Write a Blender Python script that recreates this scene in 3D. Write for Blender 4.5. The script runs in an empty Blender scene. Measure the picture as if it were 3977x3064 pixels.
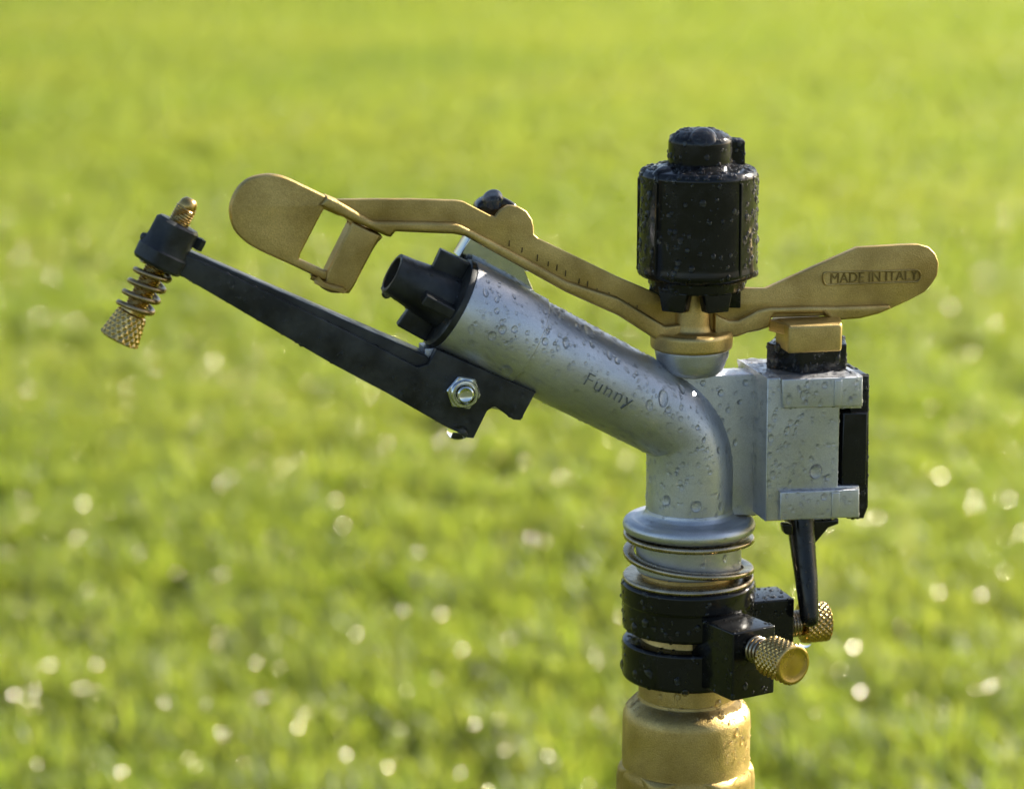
import bpy, bmesh, math, random
import numpy as np
from mathutils import Vector, Matrix, Euler
from mathutils.bvhtree import BVHTree

R = math.radians
scene = bpy.context.scene
COL = scene.collection
random.seed(7)
rng = np.random.default_rng(11)

# ------------------------------------------------------------------ camera
F_PX, CX, CY = 10926.0, 1988.5, 1532.0          # focal length and centre of the photograph, in its own pixels
PITCH = R(12.24)
CAM_H = 0.95
cam_d = bpy.data.cameras.new('camera')
cam = bpy.data.objects.new('camera', cam_d)
COL.objects.link(cam)
cam.location = (0, 0, CAM_H)
cam.rotation_euler = (math.pi / 2 - PITCH, 0, 0)
cam_d.sensor_width = 36.0
cam_d.sensor_fit = 'HORIZONTAL'
cam_d.lens = F_PX / 3977.0 * 36.0
cam_d.clip_start = 0.05
cam_d.clip_end = 3000
cam_d.dof.use_dof = True
cam_d.dof.focus_distance = 1.012
cam_d.dof.aperture_fstop = 9.4
scene.camera = cam

# ------------------------------------------------------------------ sky and sun
SUN_AZ, SUN_EL = R(60), R(27)                    # azimuth clockwise from +Y (away from the camera) to the right
world = bpy.data.worlds.new('World')
scene.world = world
world.use_nodes = True
nt = world.node_tree
nt.nodes.clear()
sky = nt.nodes.new('ShaderNodeTexSky')
sky.sky_type = 'NISHITA'
sky.sun_disc = False
sky.sun_elevation = SUN_EL
sky.sun_rotation = SUN_AZ
sky.dust_density = 1.6
sky.altitude = 50
bg = nt.nodes.new('ShaderNodeBackground')
bg.inputs['Strength'].default_value = 0.06
wo = nt.nodes.new('ShaderNodeOutputWorld')
nt.links.new(sky.outputs[0], bg.inputs['Color'])
nt.links.new(bg.outputs[0], wo.inputs['Surface'])

sun_d = bpy.data.lights.new('sun', 'SUN')
sun_d.energy = 5.0
sun_d.angle = R(0.53)
sun_d.color = (1.0, 0.93, 0.80)
sun = bpy.data.objects.new('sun', sun_d)
COL.objects.link(sun)
to_sun = Vector((math.sin(SUN_AZ) * math.cos(SUN_EL), math.cos(SUN_AZ) * math.cos(SUN_EL), math.sin(SUN_EL)))
sun.rotation_euler = to_sun.to_track_quat('Z', 'Y').to_euler()

scene.view_settings.view_transform = 'Standard'
scene.view_settings.look = 'None'
scene.view_settings.gamma = 1.0
scene.view_settings.exposure = 1.78
scene.cycles.use_denoising = True
scene.cycles.max_bounces = 10
scene.cycles.diffuse_bounces = 3
scene.cycles.glossy_bounces = 5
scene.cycles.transmission_bounces = 10
scene.cycles.adaptive_threshold = 0.015
scene.cycles.blur_glossy = 0.3
scene.cycles.sample_clamp_indirect = 6.0
scene.cycles.sample_clamp_direct = 0.0


# ------------------------------------------------------------------ materials
def new_mat(name):
    m = bpy.data.materials.new(name)
    m.use_nodes = True
    n = m.node_tree.nodes
    n.clear()
    out = n.new('ShaderNodeOutputMaterial')
    return m, n, m.node_tree.links, out


def noise(n, l, scale, detail=3, rough=0.55, coord='Object'):
    tc = n.new('ShaderNodeTexCoord')
    t = n.new('ShaderNodeTexNoise')
    t.inputs['Scale'].default_value = scale
    t.inputs['Detail'].default_value = detail
    t.inputs['Roughness'].default_value = rough
    l.new(tc.outputs[coord], t.inputs['Vector'])
    return t


def ramp(n, l, src, stops):
    r = n.new('ShaderNodeValToRGB')
    e = r.color_ramp.elements
    while len(e) < len(stops):
        e.new(0.5)
    for i, (p, c) in enumerate(stops):
        e[i].position = p
        e[i].color = (c[0], c[1], c[2], 1) if not isinstance(c, (int, float)) else (c, c, c, 1)
    l.new(src, r.inputs['Fac'])
    return r


def surface(name, c1, c2, scale, metallic, r1, r2, bump_scale=0, bump=0.0, bump_dist=0.0002,
            grain=0.0, grain_scale=9000, coat=0.0, lo=0.35, hi=0.68, spec=0.5, detail=4):
    """A painted, cast or moulded surface: mottled colour, uneven gloss, fine relief."""
    m, n, l, out = new_mat(name)
    b = n.new('ShaderNodeBsdfPrincipled')
    t = noise(n, l, scale, detail)
    col = ramp(n, l, t.outputs['Fac'], [(lo, c1), (hi, c2)])
    base = col.outputs['Color']
    if grain:
        g = noise(n, l, grain_scale, 2)
        gr = ramp(n, l, g.outputs['Fac'], [(0.3, 1 - grain), (0.7, 1 + grain)])
        mx = n.new('ShaderNodeMix')
        mx.data_type = 'RGBA'
        mx.blend_type = 'MULTIPLY'
        mx.inputs['Factor'].default_value = 1
        l.new(base, mx.inputs['A'])
        l.new(gr.outputs['Color'], mx.inputs['B'])
        base = mx.outputs['Result']
    l.new(base, b.inputs['Base Color'])
    b.inputs['Metallic'].default_value = metallic
    t2 = noise(n, l, scale * 2.3, 3)
    rr = ramp(n, l, t2.outputs['Fac'], [(0.35, r1), (0.65, r2)])
    l.new(rr.outputs['Color'], b.inputs['Roughness'])
    b.inputs['Coat Weight'].default_value = coat
    b.inputs['Coat Roughness'].default_value = 0.06
    b.inputs['Specular IOR Level'].default_value = spec
    if bump_scale:
        t3 = noise(n, l, bump_scale, 3, 0.6)
        bp = n.new('ShaderNodeBump')
        bp.inputs['Strength'].default_value = bump
        bp.inputs['Distance'].default_value = bump_dist
        l.new(t3.outputs['Fac'], bp.inputs['Height'])
        l.new(bp.outputs['Normal'], b.inputs['Normal'])
    l.new(b.outputs[0], out.inputs['Surface'])
    return m


M = {}
M['silver'] = surface('silver_paint', (0.46, 0.462, 0.478), (0.60, 0.602, 0.618), 45, 0.84, 0.35, 0.47,
                      bump_scale=2200, bump=0.35, bump_dist=0.00012, grain=0.12, grain_scale=3000, detail=7)
M['engraved'] = surface('engraved_letters', (0.13, 0.135, 0.14), (0.22, 0.23, 0.23), 300, 0.7, 0.4, 0.55)
M['brass_letters'] = surface('edge_shaded_brass', (0.20, 0.14, 0.05), (0.32, 0.23, 0.09), 200, 1.0, 0.45, 0.6)  # letters are cast brass; their edge shading is put into a darker colour
M['tarnish'] = surface('tarnished_brass', (0.10, 0.07, 0.03), (0.18, 0.13, 0.06), 200, 0.8, 0.5, 0.6)
M['brass'] = surface('cast_brass', (0.37, 0.255, 0.085), (0.67, 0.49, 0.195), 42, 1.0, 0.40, 0.56,
                     bump_scale=1700, bump=0.7, bump_dist=0.0002, grain=0.15, grain_scale=2200, detail=8)
M['brass_turned'] = surface('turned_brass', (0.47, 0.31, 0.11), (0.62, 0.44, 0.17), 90, 1.0, 0.16, 0.30,
                            bump_scale=900, bump=0.08, bump_dist=0.0001)
M['steel'] = surface('spring_steel', (0.29, 0.235, 0.16), (0.43, 0.355, 0.25), 200, 1.0, 0.22, 0.34)
M['bronze'] = surface('bronze_wire', (0.27, 0.19, 0.10), (0.40, 0.29, 0.16), 200, 1.0, 0.24, 0.36)
M['zinc'] = surface('zinc_plate', (0.52, 0.55, 0.60), (0.66, 0.68, 0.66), 220, 1.0, 0.08, 0.18)
M['black'] = surface('wet_black_plastic', (0.004, 0.004, 0.0045), (0.010, 0.010, 0.010), 70, 0.0, 0.08, 0.30,
                     bump_scale=700, bump=0.06, bump_dist=0.0001, coat=0.0, spec=0.34)
M['black_matt'] = surface('matt_black_plastic', (0.008, 0.0085, 0.009), (0.040, 0.041, 0.040), 100, 0.0, 0.28, 0.56,
                          bump_scale=1500, bump=0.35, bump_dist=0.00012, spec=0.35)
M['galvanised'] = surface('galvanised_pipe', (0.42, 0.43, 0.44), (0.55, 0.56, 0.57), 90, 1.0, 0.4, 0.55)


def water_mat():
    m, n, l, out = new_mat('water')
    b = n.new('ShaderNodeBsdfPrincipled')
    b.inputs['Base Color'].default_value = (1, 1, 1, 1)
    b.inputs['Roughness'].default_value = 0.0
    b.inputs['IOR'].default_value = 1.36
    b.inputs['Transmission Weight'].default_value = 1.0
    l.new(b.outputs[0], out.inputs['Surface'])
    return m


M['water'] = water_mat()


def grass_mat():
    m, n, l, out = new_mat('grass_blades')
    at = n.new('ShaderNodeAttribute')
    at.attribute_name = 'tint'
    geo = n.new('ShaderNodeNewGeometry')
    t = n.new('ShaderNodeTexNoise')
    t.inputs['Scale'].default_value = 0.9
    t.inputs['Detail'].default_value = 5
    l.new(geo.outputs['Position'], t.inputs['Vector'])
    add = n.new('ShaderNodeMath')
    add.operation = 'MULTIPLY_ADD'
    l.new(t.outputs['Fac'], add.inputs[0])
    add.inputs[1].default_value = 0.5
    l.new(at.outputs['Fac'], add.inputs[2])
    c = ramp(n, l, add.outputs[0], [(0.30, (0.058, 0.098, 0.014)), (0.62, (0.102, 0.135, 0.022)),
                                    (0.90, (0.150, 0.165, 0.022)), (1.0, (0.24, 0.19, 0.05))])
    ct = ramp(n, l, add.outputs[0], [(0.30, (0.17, 0.275, 0.024)), (0.62, (0.34, 0.415, 0.042)),
                                     (0.90, (0.46, 0.455, 0.065)), (1.0, (0.48, 0.38, 0.11))])
    b = n.new('ShaderNodeBsdfPrincipled')
    l.new(c.outputs['Color'], b.inputs['Base Color'])
    b.inputs['Roughness'].default_value = 0.42
    b.inputs['Specular IOR Level'].default_value = 0.4
    tr = n.new('ShaderNodeBsdfTranslucent')
    l.new(ct.outputs['Color'], tr.inputs['Color'])
    mx = n.new('ShaderNodeMixShader')
    mx.inputs[0].default_value = 0.6
    l.new(b.outputs[0], mx.inputs[1])
    l.new(tr.outputs[0], mx.inputs[2])
    l.new(mx.outputs[0], out.inputs['Surface'])
    return m


def soil_mat():
    m, n, l, out = new_mat('lawn_ground')
    b = n.new('ShaderNodeBsdfPrincipled')
    t = noise(n, l, 1.3, 6)
    c = ramp(n, l, t.outputs['Fac'], [(0.3, (0.030, 0.042, 0.010)), (0.55, (0.050, 0.066, 0.014)), (0.75, (0.07, 0.075, 0.02))])
    l.new(c.outputs['Color'], b.inputs['Base Color'])
    b.inputs['Roughness'].default_value = 0.9
    t2 = noise(n, l, 60, 4)
    bp = n.new('ShaderNodeBump')
    bp.inputs['Strength'].default_value = 0.6
    bp.inputs['Distance'].default_value = 0.02
    l.new(t2.outputs['Fac'], bp.inputs['Height'])
    l.new(bp.outputs['Normal'], b.inputs['Normal'])
    l.new(b.outputs[0], out.inputs['Surface'])
    return m


def dew_mat():
    m, n, l, out = new_mat('dew')
    g = n.new('ShaderNodeBsdfGlossy')
    g.inputs['Color'].default_value = (1.0, 0.94, 0.74, 1)
    g.inputs['Roughness'].default_value = 0.12
    t = n.new('ShaderNodeBsdfTransparent')
    mx = n.new('ShaderNodeMixShader')
    mx.inputs[0].default_value = 0.034
    l.new(t.outputs[0], mx.inputs[1])
    l.new(g.outputs[0], mx.inputs[2])
    l.new(mx.outputs[0], out.inputs['Surface'])
    return m


M['grass'] = grass_mat()
M['soil'] = soil_mat()
M['dew'] = dew_mat()


# ------------------------------------------------------------------ ground, grass, dew
def link_mesh(name, me, mat, parent=None):
    if mat is not None and not me.materials:
        me.materials.append(mat)
    o = bpy.data.objects.new(name, me)
    COL.objects.link(o)
    if parent is not None:
        o.parent = parent
    return o


def scatter_group(name, x0, x1, y0, y1, step):
    """Copies the object's own patch over a field, turned at random, as geometry-node instances."""
    ng = bpy.data.node_groups.new(name, 'GeometryNodeTree')
    ng.interface.new_socket('Geometry', in_out='INPUT', socket_type='NodeSocketGeometry')
    ng.interface.new_socket('Geometry', in_out='OUTPUT', socket_type='NodeSocketGeometry')
    N, L = ng.nodes, ng.links
    gi, go = N.new('NodeGroupInput'), N.new('NodeGroupOutput')
    grid = N.new('GeometryNodeMeshGrid')
    grid.inputs['Size X'].default_value = x1 - x0
    grid.inputs['Size Y'].default_value = y1 - y0
    grid.inputs['Vertices X'].default_value = int((x1 - x0) / step) + 1
    grid.inputs['Vertices Y'].default_value = int((y1 - y0) / step) + 1
    sp = N.new('GeometryNodeSetPosition')
    rv = N.new('FunctionNodeRandomValue')
    rv.data_type = 'FLOAT_VECTOR'
    mx, my = (x0 + x1) / 2, (y0 + y1) / 2
    rv.inputs[0].default_value = (mx - step * .25, my - step * .25, 0)
    rv.inputs[1].default_value = (mx + step * .25, my + step * .25, 0)
    inst = N.new('GeometryNodeInstanceOnPoints')
    rr = N.new('FunctionNodeRandomValue')
    rr.data_type = 'FLOAT_VECTOR'
    rr.inputs[0].default_value = (0, 0, 0)
    rr.inputs[1].default_value = (0, 0, 6.2832)
    L.new(grid.outputs['Mesh'], sp.inputs['Geometry'])
    L.new(rv.outputs[0], sp.inputs['Offset'])
    L.new(sp.outputs['Geometry'], inst.inputs['Points'])
    L.new(gi.outputs[0], inst.inputs['Instance'])
    rs = N.new('FunctionNodeRandomValue')
    rs.data_type = 'FLOAT_VECTOR'
    rs.inputs[0].default_value = (0.92, 0.92, 0.92)
    rs.inputs[1].default_value = (1.12, 1.12, 1.12)
    rs.inputs['Seed'].default_value = 5
    L.new(rs.outputs[0], inst.inputs['Scale'])
    L.new(rr.outputs[0], inst.inputs['Rotation'])
    L.new(inst.outputs[0], go.inputs[0])
    return ng


FIELD = (-8.0, 8.0, 0.6, 24.0)


def clump(x, y):
    s = 0
    for a, b, ph, wt in CL:
        s = s + wt * np.sin(a * x + b * y + ph)
    return s


CL = []
for i in range(14):
    fr = rng.uniform(26, 95)
    an = rng.uniform(0, math.pi * 2)
    CL.append((fr * math.cos(an), fr * math.sin(an), rng.uniform(0, 6.28), rng.uniform(0.5, 1) * (30 / fr) ** .5))


def make_ground():
    bm = bmesh.new()
    s = 1500
    vs = [bm.verts.new(p) for p in ((-s, -s, 0), (s, -s, 0), (s, s, 0), (-s, s, 0))]
    bm.faces.new(vs)
    me = bpy.data.meshes.new('ground')
    bm.to_mesh(me)
    o = link_mesh('ground', me, M['soil'])
    o['kind'] = 'structure'
    o['label'] = 'flat green lawn ground stretching away behind the sprinkler'
    o['category'] = 'ground'


def blade_field(n, radius):
    r = radius * np.sqrt(rng.uniform(0, 1, n * 2))
    a = rng.uniform(0, 2 * np.pi, n * 2)
    x, y = r * np.cos(a), r * np.sin(a)
    c = clump(x, y)
    c = (c - c.mean()) / c.std()
    keep = rng.uniform(0, 1, n * 2) < 1 / (1 + np.exp(-4.0 * (c + 0.15)))
    x, y, c = x[keep][:n], y[keep][:n], c[keep][:n]
    return x, y, c


def make_grass():
    x, y, c = blade_field(24000, 0.72)
    n = len(x)
    h = np.clip(0.046 + 0.009 * c + rng.normal(0, 0.008, n), 0.016, 0.085)
    w = rng.uniform(0.0011, 0.0021, n)
    la = rng.uniform(0, 2 * np.pi, n)
    lean = rng.uniform(0.1, 0.85, n) * h
    fa = la + np.pi / 2 + rng.normal(0, 0.5, n)
    base = np.stack([x, y, np.full(n, -0.004)], 1)
    ld = np.stack([np.cos(la), np.sin(la), np.zeros(n)], 1)
    sd = np.stack([np.cos(fa), np.sin(fa), np.zeros(n)], 1)
    up = np.array([0, 0, 1.0])
    rows = []
    for t, wf in ((0, 1.0), (0.45, 0.95), (0.8, 0.6)):
        ctr = base + up * (h * t * (1 - 0.12 * t))[:, None] + ld * (lean * t ** 2)[:, None]
        rows.append(ctr - sd * (w * wf)[:, None])
        rows.append(ctr + sd * (w * wf)[:, None])
    tip = base + up * (h * 0.88)[:, None] + ld * lean[:, None]
    V = np.stack(rows + [tip], 1).reshape(-1, 3)
    F = []
    for i in range(n):
        b = i * 7
        F += [(b, b + 1, b + 3, b + 2), (b + 2, b + 3, b + 5, b + 4), (b + 4, b + 5, b + 6)]
    me = bpy.data.meshes.new('grass')
    me.from_pydata(V.tolist(), [], F)
    tint = np.clip(rng.normal(0.36, 0.11, n), -0.1, 0.55)
    dry = rng.uniform(0, 1, n) < 0.035
    tint[dry] = 0.6
    a = me.attributes.new('tint', 'FLOAT', 'POINT')
    a.data.foreach_set('value', np.repeat(tint, 7).astype(np.float32))
    me.shade_smooth()
    o = link_mesh('grass', me, M['grass'])
    md = o.modifiers.new('scatter', 'NODES')
    md.node_group = scatter_group('grass_scatter', *FIELD, 0.8)
    o['kind'] = 'stuff'
    o['label'] = 'bright backlit green lawn grass out of focus behind the sprinkler'
    o['category'] = 'grass'


def make_dew():
    x, y, c = blade_field(10000, 0.72)
    V, F = [], []
    for i in range(len(x)):
        half = R(rng.uniform(3.5, 10))
        rad = rng.uniform(0.0011, 0.0024)
        # a shallow bead lying on a blade that points anywhere
        z = rng.uniform(0.15, 1)
        a = rng.uniform(0, 2 * math.pi)
        s = math.sqrt(1 - z * z)
        nn = Vector((s * math.cos(a), s * math.sin(a), z))
        q = nn.to_track_quat('Z', 'Y').to_matrix()
        Rs = rad / math.sin(half)
        b = len(V)
        o = Vector((x[i], y[i], max(0.03, 0.059 + 0.009 * c[i] + rng.normal(0, 0.008))))
        V.append(o + q @ Vector((0, 0, Rs * (1 - math.cos(half)))))
        for k in range(8):
            t = 2 * math.pi * k / 8
            hh = half * .55
            V.append(o + q @ Vector((Rs * math.sin(hh) * math.cos(t), Rs * math.sin(hh) * math.sin(t), Rs * (math.cos(hh) - math.cos(half)))))
        for k in range(8):
            t = 2 * math.pi * k / 8
            V.append(o + q @ Vector((rad * math.cos(t), rad * math.sin(t), 0)))
        for k in range(8):
            k2 = (k + 1) % 8
            F.append((b, b + 1 + k, b + 1 + k2))
            F.append((b + 1 + k, b + 9 + k, b + 9 + k2, b + 1 + k2))
    me = bpy.data.meshes.new('dew')
    me.from_pydata([tuple(v) for v in V], [], F)
    me.shade_smooth()
    o = link_mesh('dew', me, M['dew'])
    md = o.modifiers.new('scatter', 'NODES')
    md.node_group = scatter_group('dew_scatter', FIELD[0], FIELD[1], FIELD[2], 5.4, 0.8)
    o['kind'] = 'stuff'
    o['label'] = 'sparkling dew beads on the lawn, blurred into bright discs'
    o['category'] = 'dew'


make_ground()
make_grass()
make_dew()

# ------------------------------------------------------------------ the sprinkler's own frame
PHI = R(13.0)                                     # the gun end is turned a little towards the camera
AX, AY = 2681.0, 1658.0                           # where barrel and riser axes meet in the photograph
right, upv, fwd = Vector((1, 0, 0)), Vector((0, math.sin(PITCH), math.cos(PITCH))), Vector((0, math.cos(PITCH), -math.sin(PITCH)))
CAMP = Vector((0, 0, CAM_H))


def ray(x, y):
    return right * ((x - CX) / F_PX) - upv * ((y - CY) / F_PX) + fwd


_d = ray(AX, AY)
AXIS_Y = 1.0
_t = AXIS_Y / _d.y
AXP = CAMP + _d * _t
K = _t / F_PX                                      # metres for one pixel of the photograph at the sprinkler's axis
ROOT = Vector((AXP.x, AXP.y, 0))
RZ = Matrix.Rotation(PHI, 3, 'Z')
RZI = RZ.inverted()


def L(x, y, v=0.0):
    """Traced point -> sprinkler coordinates on its own upright plane, v (in units of K) behind the axis."""
    d = RZI @ ray(x, y)
    o = RZI @ (CAMP - ROOT)
    t = (v * K - o.y) / d.y
    p = o + d * t
    return Vector((p.x, v * K, p.z))


def H(y, v=0.0):
    return L(AX, y, v).z


def crop(ox, oy, s):
    return lambda *pts: [(ox + px * s, oy + py * s) for px, py in pts]


cA, cB, cC, cD = crop(860, 640, .3663), crop(1600, 700, .2747), crop(1450, 900, .2971), crop(1500, 1300, .3205)
cE, cF, cG = crop(2450, 1050, .4121), crop(2650, 2200, .3268), crop(2900, 1900, .3861)
c1, c2, c3, c4, c5 = crop(340, 620, .5495), crop(1400, 700, .6238), crop(2400, 440, .5952), crop(2400, 1300, .5037), crop(2300, 1950, .6618)

root = bpy.data.objects.new('impact_sprinkler', None)
COL.objects.link(root)
root.location = ROOT
root.rotation_euler = (0, 0, PHI)
root.empty_display_size = 0.1
root['label'] = 'wet silver and brass impact sprinkler with black cap and jet screw, on its riser'
root['category'] = 'sprinkler'


# ------------------------------------------------------------------ mesh helpers
def finish(name, V, F, mat, parent, sharp=38, recalc=True):
    me = bpy.data.meshes.new(name)
    me.from_pydata([tuple(v) for v in V], [], [tuple(f) for f in F])
    if recalc:
        bm = bmesh.new()
        bm.from_mesh(me)
        bmesh.ops.remove_doubles(bm, verts=bm.verts, dist=1e-7)
        bmesh.ops.recalc_face_normals(bm, faces=bm.faces)
        bm.to_mesh(me)
        bm.free()
    me.shade_smooth()
    me.set_sharp_from_angle(angle=R(sharp))
    return link_mesh(name, me, mat, parent)


def frame_for(axis):
    return Vector(axis).normalized().to_track_quat('Z', 'Y').to_matrix()


def lathe(prof, origin, axis=(0, 0, 1), seg=72, fn=None, closed_ends=True):
    """prof: (radius, height) in metres along the axis; fn(theta, h, r) may change the radius."""
    q = frame_for(axis)
    V, F = [], []
    for r, h in prof:
        for k in range(seg):
            t = 2 * math.pi * k / seg
            rr = fn(t, h, r) if fn else r
            V.append(Vector(origin) + q @ Vector((rr * math.cos(t), rr * math.sin(t), h)))
    for i in range(len(prof) - 1):
        for k in range(seg):
            k2 = (k + 1) % seg
            F.append((i * seg + k, i * seg + k2, (i + 1) * seg + k2, (i + 1) * seg + k))
    if closed_ends:
        F.append(tuple(range(seg)))
        F.append(tuple((len(prof) - 1) * seg + k for k in range(seg)))
    return V, F


def round_prof(prof, rad, n=4):
    """Rounds the inner corners of a (r, h) profile."""
    out = [prof[0]]
    for i in range(1, len(prof) - 1):
        p, a, b = Vector(prof[i]), Vector(prof[i - 1]), Vector(prof[i + 1])
        da, db = (a - p), (b - p)
        d = min(rad, da.length * .45, db.length * .45)
        if d < 1e-7:
            out.append(prof[i])
            continue
        s, e = p + da.normalized() * d, p + db.normalized() * d
        for k in range(n + 1):
            t = k / n
            out.append(tuple(s * (1 - t) ** 2 + p * 2 * t * (1 - t) + e * t ** 2))
    out.append(prof[-1])
    return out


def round_poly(pts, rad, n=4):
    out = []
    m = len(pts)
    for i in range(m):
        p, a, b = Vector(pts[i]), Vector(pts[i - 1]), Vector(pts[(i + 1) % m])
        da, db = (a - p), (b - p)
        d = min(rad, da.length * .45, db.length * .45)
        s, e = p + da.normalized() * d, p + db.normalized() * d
        for k in range(n + 1):
            t = k / n
            out.append(tuple(s * (1 - t) ** 2 + p * 2 * t * (1 - t) + e * t ** 2))
    return out


def smooth_poly(pts, n=5):
    out = []
    m = len(pts)
    for i in range(m):
        p0, p1, p2, p3 = (Vector(pts[(i + j) % m]) for j in (-1, 0, 1, 2))
        for k in range(n):
            t = k / n
            out.append(tuple(0.5 * ((2 * p1) + (p2 - p0) * t + (2 * p0 - 5 * p1 + 4 * p2 - p3) * t * t + (3 * p1 - p0 - 3 * p2 + p3) * t ** 3)))
    return out


def plate(outlines, v0, v1, vref, bev=6, res=2, vfn=None):
    """A slab with the traced outline (holes follow as further outlines) between depths v0 and v1, edges rounded."""
    cu = bpy.data.curves.new('tmp', 'CURVE')
    cu.dimensions = '2D'
    cu.fill_mode = 'BOTH'
    sc = 0.01
    for pts in outlines:
        sp = cu.splines.new('POLY')
        sp.points.add(len(pts) - 1)
        for i, (x, y) in enumerate(pts):
            sp.points[i].co = (x * sc, -y * sc, 0, 1)
        sp.use_cyclic_u = True
    half = abs(v1 - v0) / 2
    b = min(bev, half * .95)
    cu.extrude = (half - b) * sc
    cu.bevel_depth = b * sc
    cu.bevel_resolution = res
    cu.offset = -b * sc
    ob = bpy.data.objects.new('tmp', cu)
    COL.objects.link(ob)
    bpy.context.view_layer.update()
    me = bpy.data.meshes.new_from_object(ob.evaluated_get(bpy.context.evaluated_depsgraph_get()))
    V, F = [], []
    mid = (v0 + v1) / 2
    for vt in me.vertices:
        x, y, z = vt.co.x / sc, -vt.co.y / sc, vt.co.z / sc
        p = L(x, y, vref)
        vv = mid + z
        if vfn:
            vv = vfn(x, y, vv)
        V.append(Vector((p.x, vv * K, p.z)))
    F = [tuple(p.vertices) for p in me.polygons]
    bpy.data.objects.remove(ob)
    bpy.data.curves.remove(cu)
    bpy.data.meshes.remove(me)
    return V, F


def join(*vfs):
    V, F = [], []
    for v, f in vfs:
        b = len(V)
        V += list(v)
        F += [tuple(i + b for i in ff) for ff in f]
    return V, F


def sweep(path, radii, seg=14, caps=True, closed=False):
    V, F = [], []
    n = len(path)
    nrm = None
    for i in range(n):
        a, b = path[max(i - 1, 0)], path[min(i + 1, n - 1)]
        t = (b - a).normalized()
        if nrm is None:
            nrm = t.orthogonal().normalized()
        nrm = (nrm - t * nrm.dot(t)).normalized()
        bn = t.cross(nrm)
        r = radii[i] if isinstance(radii, (list, tuple)) else radii
        for k in range(seg):
            w = 2 * math.pi * k / seg
            V.append(path[i] + (nrm * math.cos(w) + bn * math.sin(w)) * r)
    for i in range(n - 1):
        for k in range(seg):
            k2 = (k + 1) % seg
            F.append((i * seg + k, i * seg + k2, (i + 1) * seg + k2, (i + 1) * seg + k))
    if caps:
        F.append(tuple(range(seg)))
        F.append(tuple((n - 1) * seg + k for k in range(seg)))
    return V, F


def helix(origin, axis, r, h0, h1, turns, wire, start=0.0, seg=10, per=40, rfn=None, hfn=None):
    q = frame_for(axis)
    n = int(turns * per)
    path = []
    for i in range(n + 1):
        t = i / n
        a = start + t * turns * 2 * math.pi
        hh = h0 + (h1 - h0) * (hfn(t) if hfn else t)
        rr = r * (rfn(t) if rfn else 1)
        path.append(Vector(origin) + q @ Vector((rr * math.cos(a), rr * math.sin(a), hh)))
    return sweep(path, wire, seg)


def ribbon(r, hw, hh, h0, h1, turns, start, hfn, per=72):
    """Coil of flat wire: wide across the radius, thin up and down, corners rounded."""
    n = int(turns * per)
    sec = []
    for k in range(16):
        w = 2 * math.pi * k / 16
        c, s_ = math.cos(w), math.sin(w)
        sec.append((hw * math.copysign(abs(c) ** .45, c), hh * math.copysign(abs(s_) ** .7, s_)))
    V, F = [], []
    for i in range(n + 1):
        t = i / n
        a = start + t * turns * 2 * math.pi
        z = h0 + (h1 - h0) * hfn(t)
        for q, e in sec:
            V.append(Vector(((r + q) * math.cos(a), (r + q) * math.sin(a), z + e)))
    m = len(sec)
    for i in range(n):
        for k in range(m):
            k2 = (k + 1) % m
            F.append((i * m + k, i * m + k2, (i + 1) * m + k2, (i + 1) * m + k))
    F.append(tuple(range(m)))
    F.append(tuple(n * m + k for k in range(m)))
    return V, F


def hull_box(corners, bev):
    """Bevelled convex block from its eight (or more) corners."""
    bm = bmesh.new()
    for c in corners:
        bm.verts.new(c)
    r = bmesh.ops.convex_hull(bm, input=bm.verts)
    bmesh.ops.dissolve_limit(bm, angle_limit=R(4), verts=bm.verts, edges=bm.edges)
    if bev:
        bmesh.ops.bevel(bm, geom=list(bm.edges), offset=bev, segments=3, profile=0.6, affect='EDGES', clamp_overlap=True)
    bm.verts.index_update()
    V = [v.co.copy() for v in bm.verts]
    F = [tuple(v.index for v in f.verts) for f in bm.faces]
    bm.free()
    return V, F


def prism_z(foot, z0, z1, bev):
    return hull_box([Vector((u, v, z)) for u, v in foot for z in (z0, z1)], bev)


# ------------------------------------------------------------------ barrel axis
P_TIP = L(1521, 1060)
P_X = L(AX, AY)
DB = (P_X - P_TIP).normalized()
NB = Vector((DB.z, 0, -DB.x))                     # square to the barrel, downwards
if NB.z > 0:
    NB = -NB
FRONT = Vector((0, -1, 0))


def along(x):
    """Point of the barrel axis at traced abscissa x."""
    lo, hi = 0.0, 1.0
    y = 1060 + (x - 1521) * (AY - 1060) / (AX - 1521)
    return (L(x, y) - P_TIP).dot(DB)


A_FL0, A_FL1, A_SL = along(1738), along(1760), along(2037)

# ------------------------------------------------------------------ silver body: barrel, bend, riser tube, flange
RB, RT = 177 * K, 169 * K


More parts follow.
